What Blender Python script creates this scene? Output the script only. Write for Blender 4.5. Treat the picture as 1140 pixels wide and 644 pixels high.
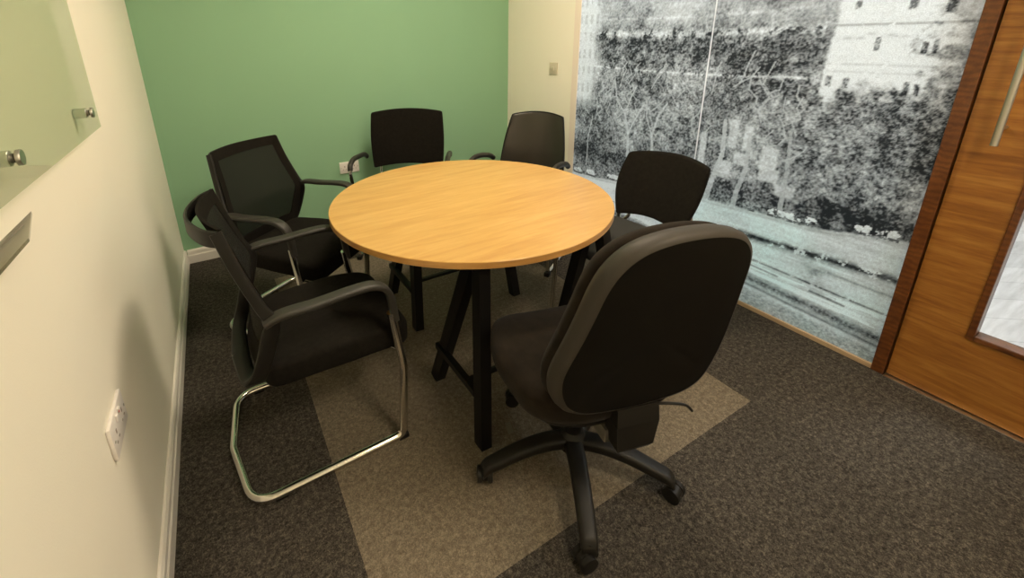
import bpy, bmesh, math, random
import numpy as np
from mathutils import Vector, Matrix
PI = math.pi
for o in list(bpy.data.objects): bpy.data.objects.remove(o)
SC = bpy.context.scene
COL = SC.collection

# ------------------------------------------------------------------ camera
W0, H0 = 1140, 644
F_PX, PITCH, YAW, ROLL = 492.835, 0.309575, 0.493270, -0.029560
CX, CZ, PPX, PPY = 0.33086, 1.39358, 506.345, 198.911
fw = Vector((math.sin(YAW)*math.cos(PITCH), math.cos(YAW)*math.cos(PITCH), -math.sin(PITCH)))
rt = Vector((math.cos(YAW), -math.sin(YAW), 0)); up = rt.cross(fw)
R_ = rt*math.cos(ROLL)+up*math.sin(ROLL); U_ = -rt*math.sin(ROLL)+up*math.cos(ROLL)
cd = bpy.data.cameras.new('camera'); cam = bpy.data.objects.new('camera', cd); COL.objects.link(cam)
cd.sensor_fit = 'HORIZONTAL'; cd.sensor_width = 36; cd.lens = F_PX/W0*36
cd.shift_x = (W0/2-PPX)/W0; cd.shift_y = (PPY-H0/2)/W0
cd.clip_start = 0.02
M = Matrix((R_, U_, -fw)).transposed().to_4x4(); M.translation = (CX, 0, CZ)
cam.matrix_world = M
SC.camera = cam

# ------------------------------------------------------------------ world, exposure, light settings
w = bpy.data.worlds.new('world'); SC.world = w; w.use_nodes = True
w.node_tree.nodes['Background'].inputs[0].default_value = (0.6, 0.7, 0.85, 1)
w.node_tree.nodes['Background'].inputs[1].default_value = 0.3
SC.view_settings.view_transform = 'Standard'; SC.view_settings.look = 'None'
SC.view_settings.gamma = 1; SC.view_settings.use_curve_mapping = False
SC.view_settings.exposure = 0.0
ROOM_LIGHT = (1.0, 0.84, 0.63); ROOM_STRENGTH = 40.0
HALL_LIGHT = (0.93, 0.97, 1.0); HALL_STRENGTH = 41.0
PANELS = [(1.45, 1.75), (1.35, -0.55)]

# ------------------------------------------------------------------ room measures
XR, YB, YF, ZC = 2.601, 3.202, -1.45, 2.6
Y_STRIP, Y_GL, Y_SEAM, Y_GR, Y_DOOR = 2.420, 2.363, 1.436, 0.524, 0.481
DOOR_W, DOOR_H = 0.92, 2.10

# ------------------------------------------------------------------ mesh helpers
class MB:
    def __init__(s): s.v = []; s.f = []
    def add(s, vs, fs):
        n = len(s.v); s.v += [tuple(v) for v in vs]; s.f += [tuple(i+n for i in f) for f in fs]; return s
    def box(s, lo, hi, b=0.0, mat=None):
        bm = bmesh.new(); bmesh.ops.create_cube(bm, size=1)
        for v in bm.verts:
            v.co = Vector([lo[i]+(v.co[i]+.5)*(hi[i]-lo[i]) for i in range(3)])
        if b > 0: bmesh.ops.bevel(bm, geom=list(bm.edges), offset=b, segments=2, profile=.5, affect='EDGES')
        return s.bm(bm, mat)
    def bm(s, bm, mat=None):
        bm.verts.index_update()
        vs = [(mat @ v.co if mat else v.co.copy()) for v in bm.verts]
        s.add(vs, [[v.index for v in f.verts] for f in bm.faces]); bm.free(); return s
    def sweep(s, path, sec, hint=(0, 0, 1), scale=None, closed=False, caps=True):
        """sec: list of (a,b); a along 'side', b along 'hint-ish' normal"""
        P = [Vector(p) for p in path]; n = len(P); m = len(sec)
        vs = []
        nrm = Vector(hint)
        for i, p in enumerate(P):
            if closed: t = (P[(i+1) % n]-P[i-1])
            else: t = P[min(i+1, n-1)]-P[max(i-1, 0)]
            t.normalize()
            q = nrm-t*nrm.dot(t)
            if q.length < 1e-4: q = t.orthogonal()
            q.normalize()
            if s_transport: nrm = q
            side = t.cross(q)
            k = scale[i] if scale else (1, 1)
            for a, b in sec: vs.append(p+side*a*k[0]+q*b*k[1])
        fs = []
        for i in range(n if closed else n-1):
            j = (i+1) % n
            for k in range(m):
                l = (k+1) % m
                fs.append((i*m+k, i*m+l, j*m+l, j*m+k))
        if caps and not closed:
            fs.append(tuple(range(m))[::-1]); fs.append(tuple((n-1)*m+k for k in range(m)))
        return s.add(vs, fs)
    def tube(s, path, r, n=14, hint=(0, 0, 1), closed=False):
        global s_transport
        s_transport = True
        sec = [(r*math.cos(2*PI*k/n), r*math.sin(2*PI*k/n)) for k in range(n)]
        s.sweep(path, sec, hint, closed=closed); s_transport = False
        return s
    def lathe(s, prof, n=28, mat=None):
        vs = []; fs = []
        for r, z in prof:
            for k in range(n): vs.append(Vector((r*math.cos(2*PI*k/n), r*math.sin(2*PI*k/n), z)))
        for i in range(len(prof)-1):
            for k in range(n):
                l = (k+1) % n; fs.append((i*n+k, i*n+l, (i+1)*n+l, (i+1)*n+k))
        fs.append(tuple(range(n))[::-1]); fs.append(tuple((len(prof)-1)*n+k for k in range(n)))
        if mat: vs = [mat @ v for v in vs]
        return s.add(vs, fs)
    def cushion(s, outline, z0, z1, r, crown=0.0, fn=None, steps=4, rt_=None):
        rt_ = r if rt_ is None else rt_
        P = [Vector((p[0], p[1])) for p in outline]; n = len(P)
        c = sum(P, Vector((0, 0)))/n
        N = []
        for i in range(n):
            t = (P[(i+1) % n]-P[i-1]).normalized(); N.append(Vector((-t.y, t.x)))
        area = sum(P[i].x*P[(i+1) % n].y-P[(i+1) % n].x*P[i].y for i in range(n))
        if area < 0: N = [-q for q in N]
        rings = []
        def ring(ins, z): rings.append([(P[i].x+N[i].x*ins, P[i].y+N[i].y*ins, z) for i in range(n)])
        def shrink(ins, k, z): rings.append([((P[i].x+N[i].x*ins-c.x)*k+c.x, (P[i].y+N[i].y*ins-c.y)*k+c.y, z) for i in range(n)])
        for k in (.25, .5, .75, .9): shrink(r, k, z0)
        for i in range(steps+1):
            a = PI/2*i/steps; ring(r*(1-math.sin(a)), z0+r*(1-math.cos(a)))
        for i in range(steps+1):
            a = PI/2*i/steps; ring(rt_*(1-math.cos(a)), z1-rt_*(1-math.sin(a)))
        for k in (.9, .75, .5, .25): shrink(rt_, k, z1+crown*(1-k*k))
        vs = [p for q in rings for p in q]; fs = []
        m = len(rings)
        for i in range(m-1):
            for k in range(n):
                l = (k+1) % n; fs.append((i*n+k, i*n+l, (i+1)*n+l, (i+1)*n+k))
        vs.append((c.x, c.y, z0)); vs.append((c.x, c.y, z1+crown)); b = len(vs)-2
        for k in range(n):
            l = (k+1) % n; fs.append((b, l, k)); fs.append((b+1, (m-1)*n+k, (m-1)*n+l))
        if fn: vs = [fn(*v) for v in vs]
        return s.add(vs, fs)
    def build(s, name, mat, parent=None, smooth=True, ang=38, **props):
        me = bpy.data.meshes.new(name); me.from_pydata([tuple(v) for v in s.v], [], s.f)
        bm = bmesh.new(); bm.from_mesh(me); bmesh.ops.recalc_face_normals(bm, faces=bm.faces); bm.to_mesh(me); bm.free()
        me.materials.append(mat)
        if smooth:
            me.shade_smooth(); me.set_sharp_from_angle(angle=math.radians(ang))
        o = bpy.data.objects.new(name, me); COL.objects.link(o)
        if parent: o.parent = parent
        for k, v in props.items(): o[k] = v
        return o
s_transport = False

def thing(name, label, cat, loc=(0, 0, 0), rz=0, group=None):
    o = bpy.data.objects.new(name, None); COL.objects.link(o); o.empty_display_size = .1
    o.location = loc; o.rotation_euler = (0, 0, rz); o['label'] = label; o['category'] = cat
    if group: o['group'] = group
    return o
def tag(o, label, cat, group=None):
    o['label'] = label; o['category'] = cat
    if group: o['group'] = group
    return o
def dup(root, loc, rz, label):
    r = root.copy(); COL.objects.link(r); r.location = loc; r.rotation_euler = (0, 0, rz); r['label'] = label
    for ch in list(root.children):
        c = ch.copy(); COL.objects.link(c); c.parent = r
        for g in list(ch.children):
            d = g.copy(); COL.objects.link(d); d.parent = c
    return r
def fillet(pts, rad, n=6):
    P = [Vector(p) for p in pts]; out = [P[0]]
    rs = rad if isinstance(rad, (list, tuple)) else [rad]*(len(P)-2)
    for i in range(1, len(P)-1):
        a = (P[i-1]-P[i]); b = (P[i+1]-P[i]); r = min(rs[i-1], a.length*.49, b.length*.49)
        a.normalize(); b.normalize()
        ang = a.angle(b); d = min(r/math.tan(ang/2), a.length*10) if ang > .01 else r
        d = min(r*1.0/max(math.tan(ang/2), .2), (P[i-1]-P[i]).length*.49, (P[i+1]-P[i]).length*.49)
        p0 = P[i]+a*d; p1 = P[i]+b*d
        for k in range(n+1):
            t = k/n; out.append(p0*(1-t)**2+P[i]*2*t*(1-t)+p1*t*t)
    out.append(P[-1]); return out
def spline(pts, n=8):
    P = [Vector(p) for p in pts]; out = []
    for i in range(len(P)-1):
        p0 = P[max(i-1, 0)]; p1 = P[i]; p2 = P[i+1]; p3 = P[min(i+2, len(P)-1)]
        for k in range(n):
            t = k/n
            out.append(.5*((2*p1)+(-p0+p2)*t+(2*p0-5*p1+4*p2-p3)*t*t+(-p0+3*p1-3*p2+p3)*t**3))
    out.append(P[-1]); return out
def rrect(w, h, r, n=4):
    out = []
    for cx, cy, a0 in ((w/2-r, h/2-r, 0), (-w/2+r, h/2-r, 90), (-w/2+r, -h/2+r, 180), (w/2-r, -h/2+r, 270)):
        for k in range(n+1):
            a = math.radians(a0+90*k/n); out.append((cx+r*math.cos(a), cy+r*math.sin(a)))
    return out
def resample_closed(pts, n):
    P = [Vector(p) for p in pts]; L = [0]
    for i in range(len(P)): L.append(L[-1]+(P[(i+1) % len(P)]-P[i]).length)
    out = []
    for k in range(n):
        d = L[-1]*k/n; i = max(j for j in range(len(P)) if L[j] <= d+1e-9)
        t = (d-L[i])/max(L[i+1]-L[i], 1e-9); out.append(P[i].lerp(P[(i+1) % len(P)], t))
    return out
def soft_poly(pts, r, n=6, m=72):
    """rounded polygon"""
    out = []; N = len(pts)
    rs = r if isinstance(r, (list, tuple)) else [r]*N
    for i in range(N):
        p = Vector(pts[i]); a = Vector(pts[i-1])-p; b = Vector(pts[(i+1) % N])-p
        d = min(rs[i], a.length*.49, b.length*.49); a.normalize(); b.normalize()
        p0 = p+a*d; p1 = p+b*d
        for k in range(n+1):
            t = k/n; out.append(p0*(1-t)**2+p*2*t*(1-t)+p1*t*t)
    return resample_closed(out, m)

# ------------------------------------------------------------------ materials
def new_mat(name):
    m = bpy.data.materials.new(name); m.use_nodes = True
    nt = m.node_tree; b = nt.nodes['Principled BSDF']; return m, nt, b
def N(nt, t, **k):
    n = nt.nodes.new(t)
    for a, v in k.items():
        if a in n.inputs.keys() if hasattr(n.inputs, 'keys') else False: n.inputs[a].default_value = v
        else: setattr(n, a, v)
    return n
def ramp(nt, stops):
    r = nt.nodes.new('ShaderNodeValToRGB'); e = r.color_ramp.elements
    while len(e) < len(stops): e.new(.5)
    for i, (p, c) in enumerate(stops): e[i].position = p; e[i].color = (*c, 1)
    return r
def coords(nt, scale=(1, 1, 1), rot=(0, 0, 0), kind='Object'):
    tc = nt.nodes.new('ShaderNodeTexCoord'); mp = nt.nodes.new('ShaderNodeMapping')
    mp.inputs['Scale'].default_value = scale; mp.inputs['Rotation'].default_value = rot
    nt.links.new(tc.outputs[kind], mp.inputs[0]); return mp
def plain(name, col, rough=.5, metal=0, spec=.5, bump=0, bscale=200, vary=0.0, vscale=30, coat=0, sheen=0):
    m, nt, b = new_mat(name)
    b.inputs['Base Color'].default_value = (*col, 1); b.inputs['Roughness'].default_value = rough
    b.inputs['Metallic'].default_value = metal; b.inputs['Specular IOR Level'].default_value = spec
    b.inputs['Coat Weight'].default_value = coat; b.inputs['Sheen Weight'].default_value = sheen
    mp = coords(nt)
    if vary:
        n = N(nt, 'ShaderNodeTexNoise'); n.inputs['Scale'].default_value = vscale; n.inputs['Detail'].default_value = 4
        nt.links.new(mp.outputs[0], n.inputs['Vector'])
        r = ramp(nt, [(.3, tuple(c*(1-vary) for c in col)), (.7, tuple(min(1, c*(1+vary)) for c in col))])
        nt.links.new(n.outputs[0], r.inputs[0]); nt.links.new(r.outputs[0], b.inputs['Base Color'])
    if bump:
        n = N(nt, 'ShaderNodeTexNoise'); n.inputs['Scale'].default_value = bscale; n.inputs['Detail'].default_value = 3
        nt.links.new(mp.outputs[0], n.inputs['Vector'])
        bp = N(nt, 'ShaderNodeBump'); bp.inputs['Strength'].default_value = bump; bp.inputs['Distance'].default_value = .002
        nt.links.new(n.outputs[0], bp.inputs['Height']); nt.links.new(bp.outputs[0], b.inputs['Normal'])
    return m
def wood(name, c0, c1, c2, stretch, rough=.4, grain=1.0, coat=.15, fine=60, wav=0):
    m, nt, b = new_mat(name)
    b.inputs['Roughness'].default_value = rough; b.inputs['Coat Weight'].default_value = coat; b.inputs['Coat Roughness'].default_value = .25
    mp = coords(nt, stretch)
    n1 = N(nt, 'ShaderNodeTexNoise'); n1.inputs['Scale'].default_value = 5*grain; n1.inputs['Detail'].default_value = 5; n1.inputs['Distortion'].default_value = .6
    n2 = N(nt, 'ShaderNodeTexNoise'); n2.inputs['Scale'].default_value = fine; n2.inputs['Detail'].default_value = 6; n2.inputs['Roughness'].default_value = .7
    nt.links.new(mp.outputs[0], n1.inputs['Vector']); nt.links.new(mp.outputs[0], n2.inputs['Vector'])
    mx = N(nt, 'ShaderNodeMix'); mx.data_type = 'FLOAT'; mx.inputs[0].default_value = .32
    nt.links.new(n1.outputs[0], mx.inputs[2]); nt.links.new(n2.outputs[0], mx.inputs[3])
    r = ramp(nt, [(.3, c0), (.5, c1), (.68, c2)])
    nt.links.new(mx.outputs[0], r.inputs[0]); nt.links.new(r.outputs[0], b.inputs['Base Color'])
    if wav:
        wv = N(nt, 'ShaderNodeTexWave'); wv.inputs['Scale'].default_value = wav; wv.inputs['Distortion'].default_value = 7; wv.inputs['Detail'].default_value = 3
        wv.bands_direction = 'Z'
        mp2 = coords(nt); nt.links.new(mp2.outputs[0], wv.inputs['Vector'])
        m2 = N(nt, 'ShaderNodeMix'); m2.data_type = 'RGBA'; m2.blend_type = 'MULTIPLY'; m2.inputs[0].default_value = .55
        r2 = ramp(nt, [(.1, (.45, .4, .38)), (.8, (1, 1, 1))])
        nt.links.new(wv.outputs[0], r2.inputs[0]); nt.links.new(r.outputs[0], m2.inputs[6]); nt.links.new(r2.outputs[0], m2.inputs[7])
        nt.links.new(m2.outputs[2], b.inputs['Base Color'])
    return m
def wall_paint(name, col, vary=.03):
    m = plain(name, col, rough=.85, spec=.25, bump=.15, bscale=250, vary=vary, vscale=1.4); return m

M_wall = wall_paint('cream_wall_paint', (.90, .86, .74), .015)
M_green = wall_paint('green_wall_paint', (.27, .47, .29), .02)
M_white = plain('white_gloss_paint', (.80, .76, .70), rough=.4)
M_ceil = plain('white_ceiling', (.85, .85, .83), rough=.9, bump=.2, bscale=80)
M_socket = plain('white_plastic', (.82, .78, .74), rough=.35)
M_slot = plain('dark_slot', (.03, .025, .02), rough=.6)
M_pin = plain('socket_shutter', (.34, .29, .25), rough=.6)
M_switch = plain('cream_plastic', (.62, .57, .44), rough=.4)
M_red = plain('red_plastic', (.5, .03, .02), rough=.4)
M_fabric = plain('black_fabric', (.0100, .0084, .0064), rough=.95, spec=.12, bump=.5, bscale=900, vary=.25, vscale=60, sheen=.0)
M_fabric2 = plain('black_fabric_worn', (.0155, .0112, .0075), rough=.95, spec=.1, bump=.5, bscale=900, vary=.3, vscale=25, sheen=.05)
M_plastic = plain('black_plastic', (.009, .0078, .006), rough=.48, spec=.30, bump=.15, bscale=600)
M_plastic_soft = plain('black_soft_plastic', (.027, .0245, .020), rough=.5, spec=.45, bump=.15, bscale=600)
M_leather = plain('black_leather', (.020, .016, .0115), rough=.30, spec=.6, bump=.35, bscale=180, coat=.15)
M_shell = plain('black_fabric_shell', (.0055, .0044, .0028), rough=.9, spec=.12, bump=.3, bscale=900, vary=.15, vscale=20)
M_band = plain('charcoal_side_band', (.040, .034, .027), rough=.55, spec=.4, bump=.2, bscale=700)
M_chrome = plain('chrome', (.72, .70, .66), rough=.16, metal=1)
M_steel = plain('brushed_steel', (.55, .53, .49), rough=.32, metal=1)
M_blackmetal = plain('black_powder_coated_metal', (.0045, .004, .0035), rough=.45, spec=.28, vary=.2, vscale=12)
M_grey = plain('grey_plastic', (.10, .09, .07), rough=.5)
M_blue = plain('blue_plastic', (.03, .09, .28), rough=.4)
M_beech = wood('beech_tabletop', (.52, .275, .072), (.60, .345, .100), (.67, .41, .135), (.7, 6, 6), rough=.33, grain=1, coat=.25, fine=22)
M_edge = wood('beech_edge', (.42, .21, .06), (.5, .26, .075), (.58, .32, .10), (2, 2, 20), rough=.4)
M_oak = wood('oak_door_veneer', (.16, .055, .008), (.27, .108, .018), (.37, .17, .036), (6, .8, 9), rough=.38, fine=26, coat=.2)
M_walnut = wood('walnut_frame', (.065, .019, .004), (.125, .040, .008), (.19, .070, .017), (3, 3, 3), rough=.35, fine=30, coat=.3, wav=14)
M_rail = wood('pale_wood_rail', (.35, .24, .14), (.45, .32, .2), (.52, .38, .25), (6, .8, 6), rough=.5)
M_strip = plain('pale_frame', (.86, .76, .68), rough=.4)

# mesh weave for the chair backs: real see-through weave, the same from everywhere
def mesh_fabric():
    m, nt, b = new_mat('black_mesh_weave')
    b.inputs['Base Color'].default_value = (.012, .011, .009, 1); b.inputs['Roughness'].default_value = .8; b.inputs['Specular IOR Level'].default_value = .2
    tr = N(nt, 'ShaderNodeBsdfTransparent'); mx = N(nt, 'ShaderNodeMixShader')
    mp = coords(nt); ch = N(nt, 'ShaderNodeTexNoise'); ch.inputs['Scale'].default_value = 500
    nt.links.new(mp.outputs[0], ch.inputs['Vector'])
    r = N(nt, 'ShaderNodeMapRange'); r.inputs['To Min'].default_value = .03; r.inputs['To Max'].default_value = .38
    nt.links.new(ch.outputs[0], r.inputs['Value'])
    nt.links.new(r.outputs[0], mx.inputs[0]); nt.links.new(b.outputs[0], mx.inputs[1]); nt.links.new(tr.outputs[0], mx.inputs[2])
    nt.links.new(mx.outputs[0], nt.nodes['Material Output'].inputs[0]); return m
M_mesh = mesh_fabric()
def pane_glass(name, tint, refl_rough=.02, solid=0.0, solid_col=(.5, .6, .45)):
    m, nt, b = new_mat(name); nt.nodes.remove(b)
    tr = N(nt, 'ShaderNodeBsdfTransparent'); tr.inputs[0].default_value = (*tint, 1)
    gl = N(nt, 'ShaderNodeBsdfGlossy'); gl.inputs['Roughness'].default_value = refl_rough
    fr = N(nt, 'ShaderNodeFresnel'); fr.inputs['IOR'].default_value = 1.45
    mx = N(nt, 'ShaderNodeMixShader'); ge = N(nt, 'ShaderNodeNewGeometry')
    inv = N(nt, 'ShaderNodeMath', operation='SUBTRACT'); inv.inputs[0].default_value = 1; nt.links.new(ge.outputs['Backfacing'], inv.inputs[1])
    fm = N(nt, 'ShaderNodeMath', operation='MULTIPLY'); nt.links.new(fr.outputs[0], fm.inputs[0]); nt.links.new(inv.outputs[0], fm.inputs[1]); nt.links.new(fm.outputs[0], mx.inputs[0])
    if solid:
        df = N(nt, 'ShaderNodeBsdfDiffuse'); df.inputs[0].default_value = (*solid_col, 1)
        m0 = N(nt, 'ShaderNodeMixShader'); m0.inputs[0].default_value = solid
        nt.links.new(tr.outputs[0], m0.inputs[1]); nt.links.new(df.outputs[0], m0.inputs[2]); nt.links.new(m0.outputs[0], mx.inputs[1])
    else: nt.links.new(tr.outputs[0], mx.inputs[1])
    nt.links.new(gl.outputs[0], mx.inputs[2]); nt.links.new(mx.outputs[0], nt.nodes['Material Output'].inputs[0])
    return m
M_glass = pane_glass('clear_glass', (.95, .97, .96))
M_board = pane_glass('green_tinted_board_glass', (.915, .94, .895), .03, solid=.06, solid_col=(.60, .66, .44))
M_tray = pane_glass('shelf_glass', (.70, .71, .64), .03, solid=.30, solid_col=(.20, .18, .13))

# carpet: the tile layout (0.5 m tiles), a 1.5 x 2 m field of lighter tiles, twisted-pile speckle
def carpet():
    m, nt, b = new_mat('carpet_tiles'); b.inputs['Roughness'].default_value = 1; b.inputs['Specular IOR Level'].default_value = .08
    mp = coords(nt); sp = N(nt, 'ShaderNodeSeparateXYZ'); nt.links.new(mp.outputs[0], sp.inputs[0])
    def cmp(out, v, op):
        n = N(nt, 'ShaderNodeMath', operation=op); nt.links.new(out, n.inputs[0]); n.inputs[1].default_value = v; return n.outputs[0]
    def mul(a, c):
        n = N(nt, 'ShaderNodeMath', operation='MULTIPLY'); nt.links.new(a, n.inputs[0]); nt.links.new(c, n.inputs[1]); return n.outputs[0]
    ins = mul(mul(cmp(sp.outputs[0], .4826, 'GREATER_THAN'), cmp(sp.outputs[0], 1.9826, 'LESS_THAN')),
              mul(cmp(sp.outputs[1], .6763, 'GREATER_THAN'), cmp(sp.outputs[1], 2.6763, 'LESS_THAN')))
    n1 = N(nt, 'ShaderNodeTexNoise'); n1.inputs['Scale'].default_value = 170; n1.inputs['Detail'].default_value = 5; n1.inputs['Roughness'].default_value = .75; n1.inputs['Distortion'].default_value = 1.2
    n2 = N(nt, 'ShaderNodeTexNoise'); n2.inputs['Scale'].default_value = 60; n2.inputs['Detail'].default_value = 4
    nt.links.new(mp.outputs[0], n1.inputs['Vector']); nt.links.new(mp.outputs[0], n2.inputs['Vector'])
    ad = N(nt, 'ShaderNodeMath', operation='MULTIPLY_ADD'); nt.links.new(n2.outputs[0], ad.inputs[0]); ad.inputs[1].default_value = .35; nt.links.new(n1.outputs[0], ad.inputs[2])
    rd = ramp(nt, [(.48, (.013, .0115, .0095)), (.66, (.048, .042, .035)), (.86, (.16, .14, .115))])
    rl = ramp(nt, [(.44, (.075, .062, .044)), (.66, (.150, .124, .090)), (.88, (.30, .255, .19))])
    nt.links.new(ad.outputs[0], rd.inputs[0]); nt.links.new(ad.outputs[0], rl.inputs[0])
    mx = N(nt, 'ShaderNodeMix', data_type='RGBA'); nt.links.new(ins, mx.inputs[0])
    nt.links.new(rd.outputs[0], mx.inputs[6]); nt.links.new(rl.outputs[0], mx.inputs[7])
    # slightly different dye lots per half-metre tile
    sh = N(nt, 'ShaderNodeVectorMath', operation='ADD'); sh.inputs[1].default_value = (.0174+10, .3237+10, 0); nt.links.new(mp.outputs[0], sh.inputs[0])
    sc = N(nt, 'ShaderNodeVectorMath', operation='SCALE'); sc.inputs[3].default_value = 2.0; nt.links.new(sh.outputs[0], sc.inputs[0])
    fl = N(nt, 'ShaderNodeVectorMath', operation='FLOOR'); nt.links.new(sc.outputs[0], fl.inputs[0])
    wn = N(nt, 'ShaderNodeTexWhiteNoise'); nt.links.new(fl.outputs[0], wn.inputs[0])
    mr = N(nt, 'ShaderNodeMapRange'); mr.inputs['To Min'].default_value = .93; mr.inputs['To Max'].default_value = 1.06; nt.links.new(wn.outputs[0], mr.inputs[0])
    m3 = N(nt, 'ShaderNodeVectorMath', operation='SCALE'); nt.links.new(mx.outputs[2], m3.inputs[0]); nt.links.new(mr.outputs[0], m3.inputs[3])
    nt.links.new(m3.outputs[0], b.inputs['Base Color'])
    bp = N(nt, 'ShaderNodeBump'); bp.inputs['Strength'].default_value = .8; bp.inputs['Distance'].default_value = .004
    nt.links.new(n1.outputs[0], bp.inputs['Height']); nt.links.new(bp.outputs[0], b.inputs['Normal']); return m
M_carpet = carpet()
def plank_floor():
    m, nt, b = new_mat('pale_corridor_planks'); b.inputs['Roughness'].default_value = .45
    mp = coords(nt, (1, 1, 1), (0, 0, math.radians(38)))
    br = N(nt, 'ShaderNodeTexBrick'); br.inputs['Scale'].default_value = 1; br.inputs['Brick Width'].default_value = 1.2; br.inputs['Row Height'].default_value = .19
    br.inputs['Mortar Size'].default_value = .002; br.inputs['Color1'].default_value = (.70, .66, .65, 1); br.inputs['Color2'].default_value = (.61, .58, .57, 1); br.inputs['Mortar'].default_value = (.42, .40, .39, 1)
    nt.links.new(mp.outputs[0], br.inputs[0])
    mp2 = coords(nt, (2, 16, 1), (0, 0, math.radians(38)))
    n = N(nt, 'ShaderNodeTexNoise'); n.inputs['Scale'].default_value = 2; n.inputs['Detail'].default_value = 5; nt.links.new(mp2.outputs[0], n.inputs['Vector'])
    r = ramp(nt, [(.3, (.72, .71, .70)), (.65, (1, 1, 1))]); nt.links.new(n.outputs[0], r.inputs[0])
    mx = N(nt, 'ShaderNodeMix', data_type='RGBA', blend_type='MULTIPLY'); mx.inputs[0].default_value = 1
    nt.links.new(br.outputs[0], mx.inputs[6]); nt.links.new(r.outputs[0], mx.inputs[7]); nt.links.new(mx.outputs[2], b.inputs['Base Color']); return m
M_plank = plank_floor()
def film():
    m, nt, b = new_mat('printed_window_film')
    at = N(nt, 'ShaderNodeVertexColor'); at.layer_name = 'print'
    mp = coords(nt); n = N(nt, 'ShaderNodeTexNoise'); n.inputs['Scale'].default_value = 230; n.inputs['Detail'].default_value = 2
    nt.links.new(mp.outputs[0], n.inputs['Vector'])
    r = ramp(nt, [(.33, (.74, .74, .74)), (.66, (1.0, 1.0, 1.0))]); nt.links.new(n.outputs[0], r.inputs[0])
    mx = N(nt, 'ShaderNodeMix', data_type='RGBA', blend_type='MULTIPLY'); mx.inputs[0].default_value = .8
    nt.links.new(at.outputs[0], mx.inputs[6]); nt.links.new(r.outputs[0], mx.inputs[7])
    b.inputs['Roughness'].default_value = .35; b.inputs['Specular IOR Level'].default_value = .35
    tl = N(nt, 'ShaderNodeBsdfTranslucent'); ms = N(nt, 'ShaderNodeMixShader'); ms.inputs[0].default_value = .6
    nt.links.new(mx.outputs[2], b.inputs['Base Color']); nt.links.new(mx.outputs[2], tl.inputs[0])
    nt.links.new(b.outputs[0], ms.inputs[1]); nt.links.new(tl.outputs[0], ms.inputs[2]); nt.links.new(ms.outputs[0], nt.nodes['Material Output'].inputs[0])
    return m
M_film = film()
def emit(name, col, s):
    m, nt, b = new_mat(name); nt.nodes.remove(b); e = N(nt, 'ShaderNodeEmission'); e.inputs[0].default_value = (*col, 1); e.inputs[1].default_value = s
    nt.links.new(e.outputs[0], nt.nodes['Material Output'].inputs[0]); return m
M_lamp = emit('lit_diffuser', ROOM_LIGHT, ROOM_STRENGTH); M_hall = emit('lit_hall_diffuser', HALL_LIGHT, HALL_STRENGTH)

# ------------------------------------------------------------------ room shell
def struct(name, mb, mat, parent=None, **k):
    o = mb.build(name, mat, parent, smooth=k.pop('smooth', False))
    if parent is None: o['kind'] = 'structure'
    return o
T = .12
struct('floor', MB().box((-T, YF-T, -.1), (XR+.06, YB+T, 0)), M_carpet)
struct('ceiling', MB().box((-T, YF-T, ZC), (XR+T, YB+T, ZC+.1)), M_ceil)
struct('wall_left', MB().box((-T, YF, 0), (0, YB, ZC)), M_wall)
struct('wall_back', MB().box((-T, YB, 0), (XR+T, YB+T, ZC)), M_green)
struct('wall_front', MB().box((-T, YF-T, 0), (XR+T, YF, ZC)), M_wall)
YD0 = Y_DOOR-DOOR_W                      # far jamb of the door
wr = MB().box((XR, Y_STRIP, 0), (XR+T, YB, ZC))
wr.box((XR, YF, 0), (XR+T, YD0-.043, ZC)).box((XR, YD0-.043, DOOR_H+.043), (XR+T, Y_STRIP, ZC))
struct('wall_right', wr, M_wall)
# glazed wall head over the print is at DOOR_H+.043
GZ0, GZ1 = .022, DOOR_H+.02
struct('trim_1', MB().box((XR-.004, Y_GL, 0), (XR+.05, Y_STRIP, GZ1+.023), .002), M_strip)
struct('trim_2', MB().box((XR-.010, Y_GR, 0), (XR+.05, Y_GL, GZ0), .002), M_rail)
struct('trim_3', MB().box((XR-.004, Y_GR, GZ1), (XR+.05, Y_GL, GZ1+.023), .002), M_strip)

# skirting boards with a bevelled top
def skirting(name, a, b, inward):
    a = Vector(a); b = Vector(b); n = Vector(inward)
    prof = [(0, 0), (.017, 0), (.017, .055), (.013, .062), (.013, .084), (.007, .094), (0, .095)]
    vs = [a+n*d+Vector((0, 0, z)) for d, z in prof]+[b+n*d+Vector((0, 0, z)) for d, z in prof]
    m = len(prof); fs = [(i, (i+1) % m, m+(i+1) % m, m+i) for i in range(m)]+[tuple(range(m)), tuple(range(m, 2*m))[::-1]]
    return struct(name, MB().add(vs, fs), M_white)
skirting('baseboard_left', (0, YF, 0), (0, YB, 0), (1, 0, 0))
skirting('baseboard_back', (.017, YB, 0), (XR-.017, YB, 0), (0, -1, 0))
skirting('baseboard_right', (XR, Y_STRIP, 0), (XR, YB, 0), (-1, 0, 0))
skirting('baseboard_front', (.017, YF, 0), (XR-.017, YF, 0), (0, 1, 0))

# corridor outside, seen through the door glass and lighting the print from behind
struct('floor_hall', MB().box((XR+.06, YF-.9, -.1), (5.6, YB+1, -.002)), M_plank)
struct('wall_hall', MB().box((5.5, YF-.9, 0), (5.6, YB+1, ZC)).box((XR+T, YB+.9, 0), (5.5, YB+1, ZC)).box((XR+T, YF-1.0, 0), (5.5, YF-.9, ZC)), M_ceil)
struct('ceiling_hall', MB().box((XR+T, YF-1, ZC), (5.6, YB+1, ZC+.1)), M_ceil)

# ------------------------------------------------------------------ door
door = bpy.data.objects.new('door_1', None); COL.objects.link(door); door['kind'] = 'structure'; door.location = (XR, Y_DOOR, 0)
def dbox(lo, hi, b=0): return MB().box(lo, hi, b)
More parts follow.
